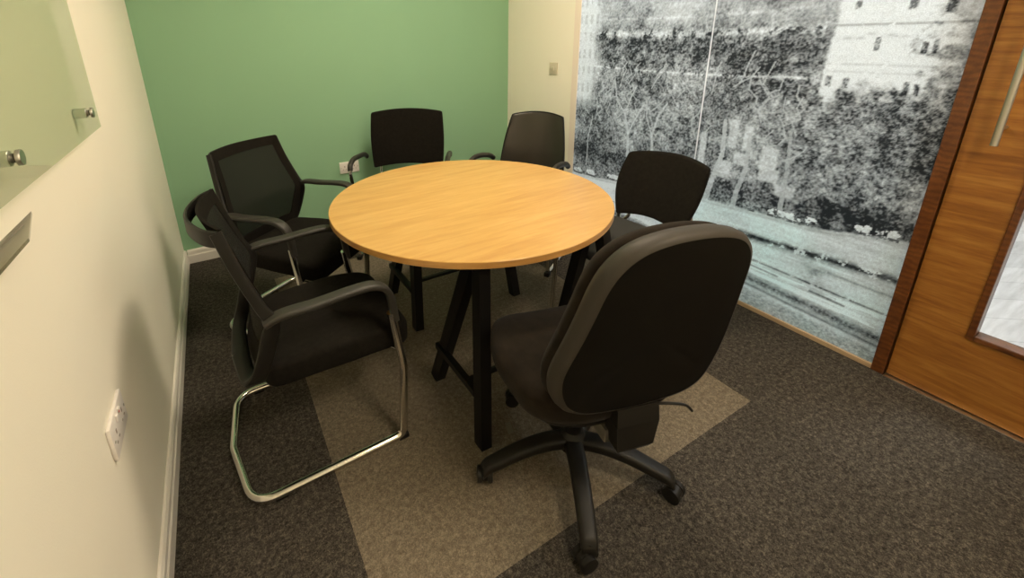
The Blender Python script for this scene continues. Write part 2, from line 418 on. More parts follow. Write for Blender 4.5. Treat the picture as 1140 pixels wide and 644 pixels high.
# frame (walnut), local: x into wall +, y negative along the leaf
fr = MB().box((-.012, .002, 0), (.11, .043, DOOR_H+.043), .002).box((-.012, -DOOR_W-.043, 0), (.11, -DOOR_W-.002, DOOR_H+.043), .002).box((-.012, -DOOR_W-.002, DOOR_H+.003), (.11, .002, DOOR_H+.043), .002)
fr.box((.050, -.016, 0), (.066, .003, DOOR_H+.003)).box((.050, -DOOR_W-.003, 0), (.066, -DOOR_W+.016, DOOR_H+.003)).box((.050, -DOOR_W, DOOR_H-.012), (.066, 0, DOOR_H+.004))  # stop strips added behind the leaf to block corridor light at the gaps
fr.build('door_frame', M_walnut, door, smooth=False)
vy0, vy1, vz0, vz1 = -.168, -.168-.30, .290, 1.87    # clear opening for the vision panel (outer edge of beading)
leaf = MB()
X0, X1 = .004, .048
leaf.box((X0, vy0, .008), (X1, -.003, DOOR_H)).box((X0, -DOOR_W+.003, .008), (X1, vy1, DOOR_H)).box((X0, vy1, .008), (X1, vy0, vz0)).box((X0, vy1, vz1), (X1, vy0, DOOR_H))
lf = leaf.build('door_leaf', M_oak, door, smooth=False)
bw = .020
bead = MB()
for lo, hi in (((-.004, vy0-bw, vz0), (.056, vy0, vz1)), ((-.004, vy1, vz0), (.056, vy1+bw, vz1)), ((-.004, vy1+bw, vz0), (.056, vy0-bw, vz0+bw)), ((-.004, vy1+bw, vz1-bw), (.056, vy0-bw, vz1))):
    bead.box(lo, hi, .003)
bead.build('glazing_bead', M_walnut, lf, smooth=False)
MB().box((.022, vy1+bw, vz0+bw), (.030, vy0-bw, vz1-bw)).build('vision_pane', M_glass, lf, smooth=False)
hd = MB(); hy = .394-Y_DOOR; hx = -.055
hd.tube([(hx, hy, 1.005), (hx, hy, 1.62)], .0095, 18, (0, 1, 0))
for z in (1.06, 1.565): hd.tube([(X0, hy, z), (hx, hy, z)], .007, 14)
hd.build('pull_handle', M_steel, lf)
MB().box((-.02, -DOOR_W, 0), (.07, 0, .004), .001).box((.050, -DOOR_W, .004), (.066, 0, .014)).build('threshold', M_steel, door, smooth=False)  # raised strip added to close the gap below the leaf against corridor light

# ------------------------------------------------------------------ printed glass wall
rng = np.random.default_rng(7)
def vnoise(h, w_, sy, sx, oct_=4, rough=.55):
    out = np.zeros((h, w_)); amp = 1; tot = 0
    for o in range(oct_):
        gy = max(2, int(h/sy)+2); gx = max(2, int(w_/sx)+2); g = rng.random((gy, gx))
        yy = np.linspace(0, gy-1.001, h); xx = np.linspace(0, gx-1.001, w_)
        y0 = yy.astype(int); x0 = xx.astype(int); fy = (yy-y0)[:, None]; fx = (xx-x0)[None]
        fy = fy*fy*(3-2*fy); fx = fx*fx*(3-2*fx)
        a = g[y0][:, x0]*(1-fx)+g[y0][:, x0+1]*fx; b_ = g[y0+1][:, x0]*(1-fx)+g[y0+1][:, x0+1]*fx
        out += amp*(a*(1-fy)+b_*fy); tot += amp; amp *= rough; sy = max(sy/2, 1); sx = max(sx/2, 1)
    return out/tot
CELL = .0042
YL, YR = Y_GL, Y_GR
nu = int((YL-YR)/CELL)+1; nz = int((GZ1-GZ0)/CELL)+1
uu = np.linspace(0, YL-YR, nu)[None, :].repeat(nz, 0); yy = YL-uu; zz = np.linspace(GZ0, GZ1, nz)[:, None].repeat(nu, 1)
def sst(x, a, b_): t = np.clip((x-a)/(b_-a), 0, 1); return t*t*(3-2*t)
def paint():
    fine = vnoise(nz, nu, 2, 2, 2, .8); mid = vnoise(nz, nu, 9, 9, 4, .75); big = vnoise(nz, nu, 60, 60, 4, .6); hor = vnoise(nz, nu, 4, 60, 3, .7)
    v = .55+.0*uu
    foliage = .285+.85*(mid-.5)+.80*(fine-.5)+.60*(big-.5)
    # pale facades: left corner, band over the trees, large building at right
    fac = .80+.2*(fine-.5)+.25*(hor-.5)
    def win(mask_y0, mask_y1, z0, z1, py, pz, wy, wz, dark, base):
        inn = (yy > mask_y0) & (yy < mask_y1) & (zz > z0) & (zz < z1)
        wn_ = (((yy-mask_y0) % py) < wy) & (((zz-z0) % pz) < wz) & (mid > .38)
        return inn & wn_
    v = foliage.copy()
    # sky/facade band along top
    top = sst(zz, 1.36, 1.47)*(.62+1.1*(big-.38))
    v = v*(1-np.clip(top, 0, 1)*.75)+fac*np.clip(top, 0, 1)*.75
    up2 = sst(zz, 1.56, 1.75); v = v*(1-up2*.8)+(fac-.03)*up2*.8
    # cornice lines of the far terrace
    for z0, th, s in ((1.385, .018, .42), (1.18, .006, .55), (1.47, .008, .2)):
        line = np.exp(-((zz-z0-.01*np.sin(yy*3))/th)**2)*(mid > .42)*((yy > .95) & (yy < 2.28)); v += s*line*.8
    # dark roof band between
    dk = sst(zz, 1.19, 1.22)*(1-sst(zz, 1.33, 1.37))*((yy > .93)); v -= .10*dk
    # left facade
    lf_ = (1-sst(2.363-yy, .07+.05*big, .16+.10*big))*sst(zz, .85, 1.0); v = v*(1-lf_)+(.86+.3*(fine-.5))*lf_
    v -= .17*(win(2.2, 2.37, .9, 1.7, .05, .11, .022, .06, 0, 0))
    # right pale building with a few windows
    edge = .93-.03*(zz-1.2)+.03*(mid-.5)
    cover = sst(zz+.22*(big-.5)+.10*(mid-.5), 1.09, 1.17)*(.25+.75*sst(yy+.30*(mid-.5)+.12*(big-.5), .56, .66))*sst(edge-yy, -.006, .012)
    rb = np.clip(cover, 0, 1); v = v*(1-rb)+(.93+.16*(fine-.5)+.10*(hor-.5))*rb
    for (y0, z0, hw, hh) in ((.775, 1.325, .007, .024), (.640, 1.31, .007, .020), (.612, 1.315, .006, .022), (.905, 1.175, .009, .020), (.845, 1.17, .009, .018), (.66, 1.165, .007, .022), (.63, 1.16, .006, .018), (.70, 1.46, .010, .016), (.86, 1.47, .008, .014), (.60, 1.45, .012, .020),
                           (.82, 1.60, .008, .03), (.75, 1.60, .008, .03), (.68, 1.60, .008, .03), (.61, 1.60, .008, .03), (.80, 1.78, .008, .03), (.72, 1.78, .008, .03), (.64, 1.78, .008, .03)):
        k = sst(-abs(yy-y0+.006*(fine-.5)), -hw-.004, -hw+.002)*sst(-abs(zz-z0+.012*(fine-.5)), -hh-.005, -hh+.002); v -= .62*k*(.55+.6*(fine > .42))
    for z0, st in ((1.395, .42), (1.245, .16), (1.215, .14), (1.50, .2)): v -= st*np.exp(-((zz-z0-.004*(hor-.5))/.0042)**2)*(yy < .92)*(mid > .36)
    for y0, z0 in ((.87, 1.345), (.83, 1.345), (.80, 1.36), (.74, 1.355), (.70, 1.35)): v -= .22*np.exp(-((yy-y0)/.014)**2-((zz-z0)/.005)**2)
    # tree canopy right side darker, green-grey
    # bright windows seen behind trunks
    for (y0, z0, a, b2) in ((1.25, .89, .02, .07), (1.18, .88, .018, .06), (1.07, .80, .035, .05), (1.06, .72, .04, .03), (1.27, .70, .03, .045), (1.40, .78, .015, .09), (1.2, .77, .03, .03), (.98, .66, .04, .025)):
        k = sst(-abs(yy-y0), -a-.008, -a+.004)*sst(-abs(zz-z0), -b2-.008, -b2+.004); v = v*(1-.8*k)+(.80+.4*(fine-.5))*.8*k
    # shrubs at the foot of the trees
    sh = np.exp(-((zz-.60-.03*(yy < .9))/.055)**2)*(.5+.9*(mid-.3)); v = v-.38*np.clip(sh, 0, 1)
    # trunks and branches
    def limb(pts, w0, w1, s):
        nonlocal v
        for (a, b2) in zip(pts[:-1], pts[1:]):
            ay, az = a; by, bz = b2; L2 = (by-ay)**2+(bz-az)**2
            t = np.clip(((yy-ay)*(by-ay)+(zz-az)*(bz-az))/L2, 0, 1)
            d = np.hypot(yy-(ay+t*(by-ay)), zz-(az+t*(bz-az)))
            wd = w0+(w1-w0)*((az+t*(bz-az))-.45)/.6
            k = np.clip(1-(d/np.maximum(wd, .0035))**2, 0, 1); v = v*(1-.8*(k > 0))+(s+.25*(fine-.5))*.8*(k > 0)
    limb([(1.345, .50), (1.325, .62), (1.29, .78), (1.30, .95)], .017, .008, .70)
    limb([(1.20, .49), (1.19, .6), (1.165, .72), (1.17, .9)], .014, .007, .62)
    limb([(1.88, .62), (1.895, .78), (1.93, .90), (2.0, .98), (2.03, 1.10)], .014, .004, .74)
    limb([(1.895, .78), (1.84, .90), (1.80, .97)], .008, .004, .74)
    limb([(1.93, .90), (1.90, 1.0), (1.86, 1.08)], .006, .003, .7)
    limb([(1.70, .66), (1.72, .80), (1.69, .92), (1.64, 1.0)], .011, .004, .72)
    limb([(1.72, .80), (1.77, .90), (1.78, 1.0)], .006, .003, .7)
    limb([(2.23, .50), (2.23, .70), (2.20, .85)], .005, .003, .72)
    limb([(.98, .55), (.985, .75), (1.0, .95)], .012, .005, .55)
    for _ in range(46):
        y0 = rng.uniform(.95, 2.25); z0 = rng.uniform(.8, 1.15); p = [(y0, z0)]
        for k in range(3): y0 += rng.uniform(-.05, .05); z0 += rng.uniform(.02, .06); p.append((y0, z0))
        limb(p, .003, .0035, .62)
    # ground: pale road below the line of parked cars, kerb and long streaks
    base = .50+.03*np.sin(yy*2)-.05*sst(yy, 1.5, 2.3)+.06*(1-sst(yy, .5, .9))*1
    gm = 1-sst(zz, base-.012, base+.008)
    road = .80+.30*(fine-.5)+.35*(hor-.5)+.22*(big-.5)
    road = road+.14*sst(yy, 1.15, 1.4); v = v*(1-gm)+road*gm
    v -= .20*np.exp(-((zz-base+.015)/.008)**2)
    for y0, wd, s in ((2.31, .05, .85), (2.18, .06, .9), (1.98, .07, .92), (1.80, .05, .8), (.99, .05, .92), (.92, .045, .9), (.86, .04, .95), (.66, .05, .85), (.585, .035, .9), (1.12, .035, .5), (.76, .03, .3), (1.50, .05, .8)):
        b0 = float(.50+.03*math.sin(y0*2)-.05*min(max((y0-1.5)/.8, 0), 1)+.06*(1-min(max((y0-.5)/.4, 0), 1)))+.022
        k = (((abs(yy-y0)/(wd*.8))**2+(abs(zz-b0-.02*(mid-.5))/.017)**2) < 1)*(mid > .40); v = np.where(k, s+.5*(fine-.5)+.6*(mid-.55), v)
        k2 = (abs(yy-y0) < wd*.8)*(abs(zz-b0+.020) < .006)*(mid > .44); v = np.where(k2, .16, v)
    # diagonal dark drifts on the pale ground
    c = .38+.04*(yy-.8)+.10*(.8-yy)*0
    k = np.exp(-((zz-(.40-.02*(yy-.9)/.4))/.018)**2)*(yy < 1.15)*(mid > .40); v -= .75*k*(.4+mid)
    k = np.exp(-(((yy-.80)/.05)**2+((zz-.33)/.055)**2)); v -= .5*np.clip(k*(.3+1.6*(mid-.3)), 0, 1)
    k = np.exp(-((zz-(.345+.02*(yy-.6)))/.006)**2)*(yy < .75); v -= .3*k
    k = np.exp(-((zz-(.265+.03*(yy-.8)))/.005)**2); v -= .6*k*sst(mid, .38, .52)
    # long pale streaks (kerb reflection), then dark gutter
    for z0, th, y0, y1, s in ((.243, .008, .55, 2.4, .45), (.217, .005, .60, 1.2, .4), (.196, .008, .55, 2.4, .35)):
        v += s*np.exp(-((zz-z0-.05*(yy-.8))/th)**2)*(yy > y0)*(yy < y1)*(hor > .38)
    v -= .55*np.exp(-((zz-(.230+.05*(yy-.8)))/.005)**2)*(yy > .66)*(yy < .80)+.5*np.exp(-((zz-(.229+.05*(yy-.8)))/.005)**2)*(yy > .93)*(yy < 1.08)
    band = np.exp(-((zz-(.155+.06*(yy-.8)))/.022)**2); v = v*(1-band*.9)+(.20+.6*(fine-.5)+.5*(mid-.5))*band*.9
    v -= .45*np.exp(-((zz-(.118+.05*(yy-.8)))/.008)**2)
    low = 1-sst(zz, .08+.05*(yy-.8), .11+.05*(yy-.8)); v = v*(1-low)+(.55+.55*(fine-.5)+.2*(mid-.5))*low
    v = np.clip(v, .035, .97)
    v = v**1.12
    teal = np.clip((1-sst(zz, .45, .62)), 0, 1)*np.clip(.35+.9*(big-.35), 0, 1)*(1-sst(yy, 1.3, 1.9))
    fol = sst(-abs(zz-.75), -.45, -.1)*.5
    R = v*(.90-.20*teal-.03*fol); G = v*(.945+.02*teal)+.003; B = v*(.985-.02*teal)+.006
    return np.stack([R, G, B, np.ones_like(v)], -1)
rgba = paint()
def film_panel(name, c0, c1, gap0, gap1, idx):
    """slab of one glass panel: parent pane with the printed film on its room side"""
    o = bpy.data.objects.new(name, None); COL.objects.link(o); o['kind'] = 'structure'; o.location = (XR, (yy[0, c0]+yy[0, c1])/2, 0)
    oy = o.location.y
    sub = slice(c0, c1+1); n = c1-c0+1
    Y = yy[:, sub].copy()-oy; Z = zz[:, sub]
    Y[:, 0] -= gap0; Y[:, -1] += gap1
    co = np.stack([np.zeros_like(Y), Y, Z], -1).reshape(-1, 3)
    ii, jj = np.meshgrid(np.arange(nz-1), np.arange(n-1), indexing='ij'); a = (ii*n+jj).ravel()
    fc = np.stack([a, a+1, a+n+1, a+n], -1)
    me = bpy.data.meshes.new(name+'_film'); me.vertices.add(len(co)); me.vertices.foreach_set('co', co.ravel())
    me.loops.add(fc.size); me.loops.foreach_set('vertex_index', fc.ravel().astype(np.int32))
    me.polygons.add(len(fc)); me.polygons.foreach_set('loop_start', np.arange(0, fc.size, 4, dtype=np.int32)); me.polygons.foreach_set('loop_total', np.full(len(fc), 4, dtype=np.int32))
    me.update(calc_edges=True)
    ca = me.color_attributes.new('print', 'FLOAT_COLOR', 'POINT'); ca.data.foreach_set('color', rgba[:, sub].reshape(-1).astype(np.float32))
    me.materials.append(M_film)
    f = bpy.data.objects.new('printed_film', me); COL.objects.link(f); f.parent = o
    ya, yb = float(Y[0, 0]), float(Y[0, -1])
    MB().box((.002, yb, GZ0), (.012, ya, GZ1)).build('glass_pane', M_glass, o, smooth=False)
    return o
cs = int(round((YL-Y_SEAM)/CELL))
film_panel('window_1', 0, cs, 0, .0005, 1)
film_panel('window_2', cs, nu-1, .0035, 0, 2)
M_seam_light, _nt, _b = new_mat('white_seam_light')  # white translucent strip stands in for corridor light through the panel gap
_b.inputs['Base Color'].default_value = (.92, .93, .92, 1)
_tl = N(_nt, 'ShaderNodeBsdfTranslucent'); _tl.inputs[0].default_value = (.95, .96, .96, 1); _ms = N(_nt, 'ShaderNodeMixShader'); _ms.inputs[0].default_value = .75
_nt.links.new(_b.outputs[0], _ms.inputs[1]); _nt.links.new(_tl.outputs[0], _ms.inputs[2]); _nt.links.new(_ms.outputs[0], _nt.nodes['Material Output'].inputs[0])
struct('seam_light_strip', MB().add([(XR-.0005, Y_SEAM-.0048, GZ0), (XR-.0005, Y_SEAM+.0012, GZ0), (XR-.0005, Y_SEAM+.0012, GZ1), (XR-.0005, Y_SEAM-.0048, GZ1)], [(0, 1, 2, 3)]), M_seam_light)

# ------------------------------------------------------------------ ceiling lights
def ceiling_light(x, y, mat, label):
    t = thing('ceiling_light', label, 'ceiling light', (x, y, ZC-.03), 0, 'ceiling light panels')
    MB().box((-.30, -.30, 0), (.30, .30, .03)).build('housing', M_white, t, smooth=False)
    MB().box((-.28, -.28, -.004), (.28, .28, .0)).build('diffuser', mat, t, smooth=False)
ceiling_light(*PANELS[0], M_lamp, 'square warm light panel in the ceiling over the round table')
ceiling_light(*PANELS[1], M_lamp, 'square warm light panel in the ceiling near the door')
for x, y in ((3.7, 1.9), (3.7, -.2)):
    ceiling_light(x, y, M_hall, 'square cool light panel over the corridor, %s' % ('behind the printed glass' if y > 1 else 'beyond the door'))

# ------------------------------------------------------------------ sockets, switch
def plate(name, label, cat, loc, mat_rot, w_, h_, kind):
    """built facing +X in local space: y = width, z = up"""
    t = thing(name, label, cat, loc, mat_rot)
    MB().box((0, -w_/2, -h_/2), (.009, w_/2, h_/2), .0025).build('face_plate', M_socket if kind == 'double' else M_switch, t)
    if kind == 'double':
        for s in (-1, 1):
            cy = s*.036
            sl = MB().box((.0085, cy-.003, .006-.004), (.0096, cy+.003, .014))
            for d in (-.011, .011): sl.box((.0085, cy+d-.0035, -.016), (.0096, cy+d+.0035, -.012))
            sl.build('pin_slots', M_pin, t, smooth=False)
            sw = MB().box((.008, s*.012-.006, .016), (.0135, s*.012+.006, .034), .0015).build('rocker', M_socket, t)
        MB().box((.0135, .0, .027), (.0142, .006, .0315)).build('neon_mark', M_red, t, smooth=False)
        for s in (-1, 1):
            MB().lathe([(.0035, 0), (.0035, .0012), (.002, .0016)], 12, Matrix.Translation((.0088, s*.062, .0)) @ Matrix.Rotation(PI/2, 4, 'Y')).build('screw', M_steel, t)
    else:
        MB().box((.008, -.010, -.013), (.0135, .010, .013), .002).build('rocker', M_switch, t)
        for s in (-1, 1):
            MB().lathe([(.0035, 0), (.0035, .0012), (.002, .0016)], 12, Matrix.Translation((.0088, s*.031, .0)) @ Matrix.Rotation(PI/2, 4, 'Y')).build('screw', M_steel, t)
    return t
plate('power_socket', 'white double power socket on the cream left wall, in front of the nearest chair', 'power socket', (0, 1.117, .544), 0, .146, .086, 'double')
plate('power_socket', 'white double power socket on the green wall behind the chrome armrest', 'power socket', (1.153, YB, .484), -PI/2, .146, .086, 'double')
plate('light_switch', 'small square light switch on the cream wall beside the printed glass', 'light switch', (XR, 2.616, 1.150), PI, .086, .086, 'single')

# ------------------------------------------------------------------ glass whiteboard and shelf
bd = thing('glass_whiteboard', 'pale green glass writing board on steel standoffs on the left wall', 'whiteboard', (.002, .93, 1.174))
DX = .028
MB().box((DX, -.72, 0), (DX+.006, .685, 1.15), .0015).build('glass_panel', M_board, bd, smooth=False)
for yv, zv in ((.598, .052), (.028, .052), (-.56, .052), (.598, 1.09), (.028, 1.09), (-.56, 1.09)):
    R90 = Matrix.Translation((0, yv, zv)) @ Matrix.Rotation(PI/2, 4, 'Y')
    so = MB().lathe([(.0135, 0), (.0135, DX-.002), (.0125, DX-.001)], 24, R90)
    o = so.build('standoff', M_steel, bd)
    MB().lathe([(.0075, DX-.002), (.0075, DX+.009)], 20, R90).build('bolt', M_slot, o)
    MB().lathe([(.0135, DX+.0075), (.0135, DX+.0125), (.0125, DX+.014)], 24, R90).build('cap', M_steel, o)
sh = thing('glass_pen_shelf', 'narrow smoked glass pen shelf with angled end below the glass board', 'shelf', (0, .6, 1.10))
pts = [(0, -.5), (0, .459), (.036, .300), (.036, -.5)]
vs = [(x, y, z) for z in (0, .006) for x, y in pts]
MB().add(vs, [(0, 1, 2, 3), (7, 6, 5, 4)]+[(i, (i+1) % 4, 4+(i+1) % 4, 4+i) for i in range(4)]).build('shelf_plate', M_tray, sh, smooth=False)
MB().box((0, -.48, -.004), (.004, .40, .0)).build('wall_bracket', M_steel, sh, smooth=False)
mk = thing('marker_pen', 'blue marker pen lying on the glass pen shelf', 'pen', (.019, .735, 1.1155), 0)
ry = Matrix.Rotation(-PI/2, 4, 'X')
MB().lathe([(.0085, -.07), (.009, -.068), (.009, .02)], 18, ry).build('barrel', M_socket, mk)
MB().lathe([(.0095, .02), (.0095, .055), (.007, .062)], 18, ry).build('cap', M_blue, mk)

# ------------------------------------------------------------------ round table
TX, TY, TR, TZ = 1.266, 1.604, .610, .7156
tb = thing('round_table', 'round beech-topped meeting table on black trestle legs', 'table', (TX, TY, 0))
n = 128
prof = [(TR-.003, TZ-.026), (TR, TZ-.024), (TR, TZ-.002), (TR-.002, TZ)]
top = MB(); vs = []; fs = []
for r, z in prof:
    for k in range(n): vs.append((r*math.cos(2*PI*k/n), r*math.sin(2*PI*k/n), z))
for i in range(3):
    for k in range(n): l = (k+1) % n; fs.append((i*n+k, i*n+l, (i+1)*n+l, (i+1)*n+k))
fs.append(tuple(range(n))[::-1]); fs.append(tuple(3*n+k for k in range(n)))
top.add(vs, fs); to = top.build('tabletop', M_beech, tb)
to.data.materials.append(M_edge)
for p in to.data.polygons:
    if abs(p.normal.z) < .5: p.material_index = 1
def leg_bar(a, b_, wy=.050, wx=.042):
    m = MB(); m.sweep([a, b_], [(wy/2, wx/2), (-wy/2, wx/2), (-wy/2, -wx/2), (wy/2, -wx/2)], (1, 0, 0)); return m
frames = [(.972, 1.23), (1.047, 1.96), (1.672, 1.23), (1.643, 1.96)]
ZT = TZ-.026-.03
for fx, fy in frames:
    lx, ly = fx-TX, fy-TY
    for s in (-1, 1):
        foot = (lx+(.012 if s > 0 and lx < 0 else 0), ly+s*.192, 0)
        if lx < 0: head = (lx+.040, ly-.125 if s < 0 else ly-.075, ZT+.02)
        else: head = (lx-.02, ly+s*.028, ZT)
        leg_bar(foot, head).build('leg', M_blackmetal, tb, smooth=False)
    MB().box((lx-.012, ly-.15, .185), (lx+.012, ly+.15, .210)).build('cross_bar', M_blackmetal, tb, smooth=False)
    MB().box((lx-.03+(.045 if lx < 0 else 0), ly-.05-(.07 if lx < 0 else 0), ZT-.005), (lx+.03+(.045 if lx < 0 else 0), ly+.06-(.08 if lx < 0 else 0), TZ-.026), .002).build('top_bracket', M_blackmetal, tb, smooth=False)
for (a, b_) in ((0, 2), (1, 3)):
    y = frames[a][1]-TY-.085
    MB().box((frames[a][0]-TX, y-.008, .19), (frames[b_][0]-TX, y+.008, .206)).build('stretcher', M_blackmetal, tb, smooth=False)
    MB().box((frames[a][0]-TX, y+.06, ZT+.004), (frames[b_][0]-TX, y+.11, TZ-.026)).build('under_rail', M_blackmetal, tb, smooth=False)

# ------------------------------------------------------------------ mesh-back cantilever chair (local +X is forward)
def lerp_tab(tab, z):
    tab = sorted(tab)
    if z <= tab[0][0]: return tab[0][1]
    for (a, va), (b_, vb) in zip(tab[:-1], tab[1:]):
        if z <= b_: t = (z-a)/(b_-a); return va+(vb-va)*t
    return tab[-1][1]
def mesh_chair(label, loc, rz):
    t = thing('cantilever_chair', label, 'chair', loc, rz, None)
    r = .0145
    path = fillet([(.228, -.262, .535), (.258, -.262, .30), (.238, -.262, r), (-.272, -.262, r), (-.308, 0, r), (-.272, .262, r), (.238, .262, r), (.258, .262, .30), (.228, .262, .535)], [.35, .035, .085, .6, .085, .035, .35], 8)
    MB().tube(path, r, 16, (0, 1, 0)).build('sled_frame', M_chrome, t)
    MB().tube(fillet([(.256, -.262, .372), (.225, -.19, .368), (.225, .19, .368), (.256, .262, .372)], .03), .009, 12).build('seat_support', M_chrome, t)
    for s in (-1, 1):
        MB().box((.215, s*.262-.0145, 0), (.256, s*.262+.0145, .020), .006).build('glide', M_plastic, t)
        MB().box((-.21, s*.262-.014, 0), (-.17, s*.262+.014, .012), .003).build('glide', M_plastic, t)
        # arm: broad flat pad that turns down over the chrome upright
        ap = spline([(-.150, s*.262, .632), (-.10, s*.264, .650), (.0, s*.266, .652), (.10, s*.266, .658), (.168, s*.265, .655), (.212, s*.263, .632), (.232, s*.262, .585), (.240, s*.262, .50)], 6)
        nA = len(ap); sc = []
        for i in range(nA):
            u = i/(nA-1); wv = 1.0 if u < .65 else 1-.42*(u-.65)/.35
            if u < .12: wv = .75+.25*u/.12
            sc.append((wv, 1.0+.25*max(0, (u-.7)/.3)))
        MB().sweep(ap, rrect(.046, .020, .008), (0, 0, 1) if True else 0, scale=sc).build('armrest', M_plastic_soft, t) if False else None
        m = MB(); vs = []; fs = []; sec = rrect(.046, .020, .0085)
        for i, p in enumerate(ap):
            tg = (ap[min(i+1, nA-1)]-ap[max(i-1, 0)]).normalized(); side = Vector((0, 1, 0)); nn = side.cross(tg); nn = -nn if nn.z < 0 and i < nA*.6 else nn
            nn = tg.cross(side); nn = -nn
            for a, c_ in sec: vs.append(p+side*a*sc[i][0]+nn*c_*sc[i][1])
        k = len(sec)
        for i in range(nA-1):
            for j in range(k): l = (j+1) % k; fs.append((i*k+j, i*k+l, (i+1)*k+l, (i+1)*k+j))
        fs.append(tuple(range(k))[::-1]); fs.append(tuple((nA-1)*k+j for j in range(k)))
        m.add(vs, fs).build('armrest', M_plastic_soft, t)
    # back frame: two boomerang sides, a deep U under the seat back, and a rail bowed out behind the top
    m = MB()
    for s in (-1, 1):
        sp = spline([(-.222, s*.205, .913), (-.192, s*.222, .80), (-.150, s*.246, .68), (-.128, s*.254, .630), (-.140, s*.250, .58), (-.165, s*.240, .50), (-.190, s*.215, .43), (-.215, s*.150, .392), (-.225, 0, .385)], 6)
        vs = []; fs = []; K = 10
        for i, p in enumerate(sp):
            u = i/(len(sp)-1)
            d = .032+.018*math.exp(-((u-.50)/.15)**2)+.014*math.exp(-((u-.72)/.12)**2)           # fore-aft depth, broadest at the elbow
            th = .016 if u < .7 else .016+.010*(u-.7)/.3
            tg = (sp[min(i+1, len(sp)-1)]-sp[max(i-1, 0)]).normalized()
            out = Vector((0, s, 0)); out = (out-tg*out.dot(tg)).normalized() if abs(tg.y) < .9 else Vector((0, 0, -1))
            if abs(tg.y) >= .55:
                w_ = min(1, (abs(tg.y)-.55)/.35); out = (out*(1-w_)+Vector((0, 0, -1))*w_).normalized(); out = (out-tg*out.dot(tg)).normalized()
            fa = tg.cross(out).normalized()
            if fa.x < 0: fa = -fa
            dd = d if u < .72 else d+(.055-.03)*(u-.72)/.28
            # broad face lies fore-aft on the sides, and stands upright across the rear
            for a, c_ in rrect(dd, th, th*.45, 2): vs.append(p+fa*a+out*c_)
        k = len(rrect(.1, .02, .009, 2))
        for i in range(len(sp)-1):
            for j in range(k): l = (j+1) % k; fs.append((i*k+j, i*k+l, (i+1)*k+l, (i+1)*k+j))
        fs.append(tuple(range(k))[::-1]); fs.append(tuple((len(sp)-1)*k+j for j in range(k)))
        m.add(vs, fs)
    rp = spline([(-.216, -.208, .893), (-.252, -.165, .892), (-.282, -.08, .891), (-.292, 0, .891), (-.282, .08, .891), (-.252, .165, .892), (-.216, .208, .893)], 6)
    m.sweep(rp, [(b_, a) for a, b_ in rrect(.050, .011, .005, 2)], (0, 0, 1))
    m.build('back_frame', M_plastic, t)
    # mesh panel
    xt = [(.40, -.170), (.44, -.155), (.50, -.148), (.64, -.120), (.78, -.168), (.918, -.210)]
    yt = [(.40, .175), (.44, .202), (.50, .230), (.64, .246), (.78, .220), (.918, .203)]
    def panel(y0f, y1f, z0, z1, nz_, ny_, th, push=0):
        vs = []; fs = []
        for side in (0, 1):
            for i in range(nz_+1):
                z = z0+(z1-z0)*i/nz_
                for j in range(ny_+1):
                    f_ = y0f(z)+(y1f(z)-y0f(z))*j/ny_; Yh = lerp_tab(yt, z)
                    x = lerp_tab(xt, z)-(.022+.026*max(0, (z-.5)/.42))*(1-(f_/Yh)**2)-th*side+push
                    vs.append((x, f_, z))
        q = (nz_+1)*(ny_+1)
        for i in range(nz_):
            for j in range(ny_):
                a = i*(ny_+1)+j; fs.append((a, a+1, a+ny_+2, a+ny_+1)); fs.append((q+a, q+a+ny_+1, q+a+ny_+2, q+a+1))
        for i in range(nz_):
            for j in (0, ny_): a = i*(ny_+1)+j; fs.append((a, a+ny_+1, q+a+ny_+1, q+a))
        for j in range(ny_):
            for i in (0, nz_): a = i*(ny_+1)+j; fs.append((a, a+1, q+a+1, q+a))
        return MB().add(vs, fs)
    Yf = lambda z: lerp_tab(yt, z)
    mp_ = panel(lambda z: -Yf(z)+.020, lambda z: Yf(z)-.020, .47, .885, 24, 16, .003).build('mesh_back', M_mesh, t)
    e = panel(lambda z: -Yf(z), lambda z: -Yf(z)+.034+.016*min(1, max(0, (.64-z)/.15)), .405, .918, 20, 3, .008, .002)
    e2 = panel(lambda z: Yf(z)-.034-.016*min(1, max(0, (.64-z)/.15)), lambda z: Yf(z), .405, .918, 20, 3, .008, .002)
    e3 = panel(lambda z: -Yf(z), lambda z: Yf(z), .876, .921, 3, 20, .009, .0025)
    e4 = panel(lambda z: -Yf(z), lambda z: Yf(z), .405, .49, 3, 20, .009, .0025); e.add(e4.v, e4.f)
    e.add(e2.v, e2.f).add(e3.v, e3.f)
    e.build('back_border', M_fabric, mp_)
    # seat
    ol = soft_poly([(.318, -.222), (.318, .222), (.12, .240), (-.175, .215), (-.175, -.215), (.12, -.240)], [.07, .07, .12, .06, .06, .12], 6, 80)
    def sf(x, y, z):
        z2 = z-.020*max(0, (x-.12)/.17)**2-.006*(1-abs(y)/.24)*(z > .42)*(x < .1)
        if x < 0: z2 -= .008*(-x/.175)
        return (x, y, z2)
    MB().cushion(ol, .366, .462, .030, .004, sf, rt_=.024).build('seat', M_fabric, t)
    ol2 = soft_poly([(.24, -.18), (.24, .18), (-.17, .19), (-.17, -.19)], .05, 5, 48)
    MB().cushion(ol2, .345, .378, .012, 0, None).build('seat_pan', M_plastic, t)
    return t
chA = mesh_chair('black mesh-back chair in the left foreground, bent chrome floor frame fully in view', (.495, 1.470, 0), math.radians(1.5))
chB = dup(chA, (.577, 2.224, 0), math.radians(-50), 'black mesh-back armchair in the far left corner, green wall showing behind its see-through back')
for c in (chA, chB): c['group'] = 'mesh-back cantilever chairs'

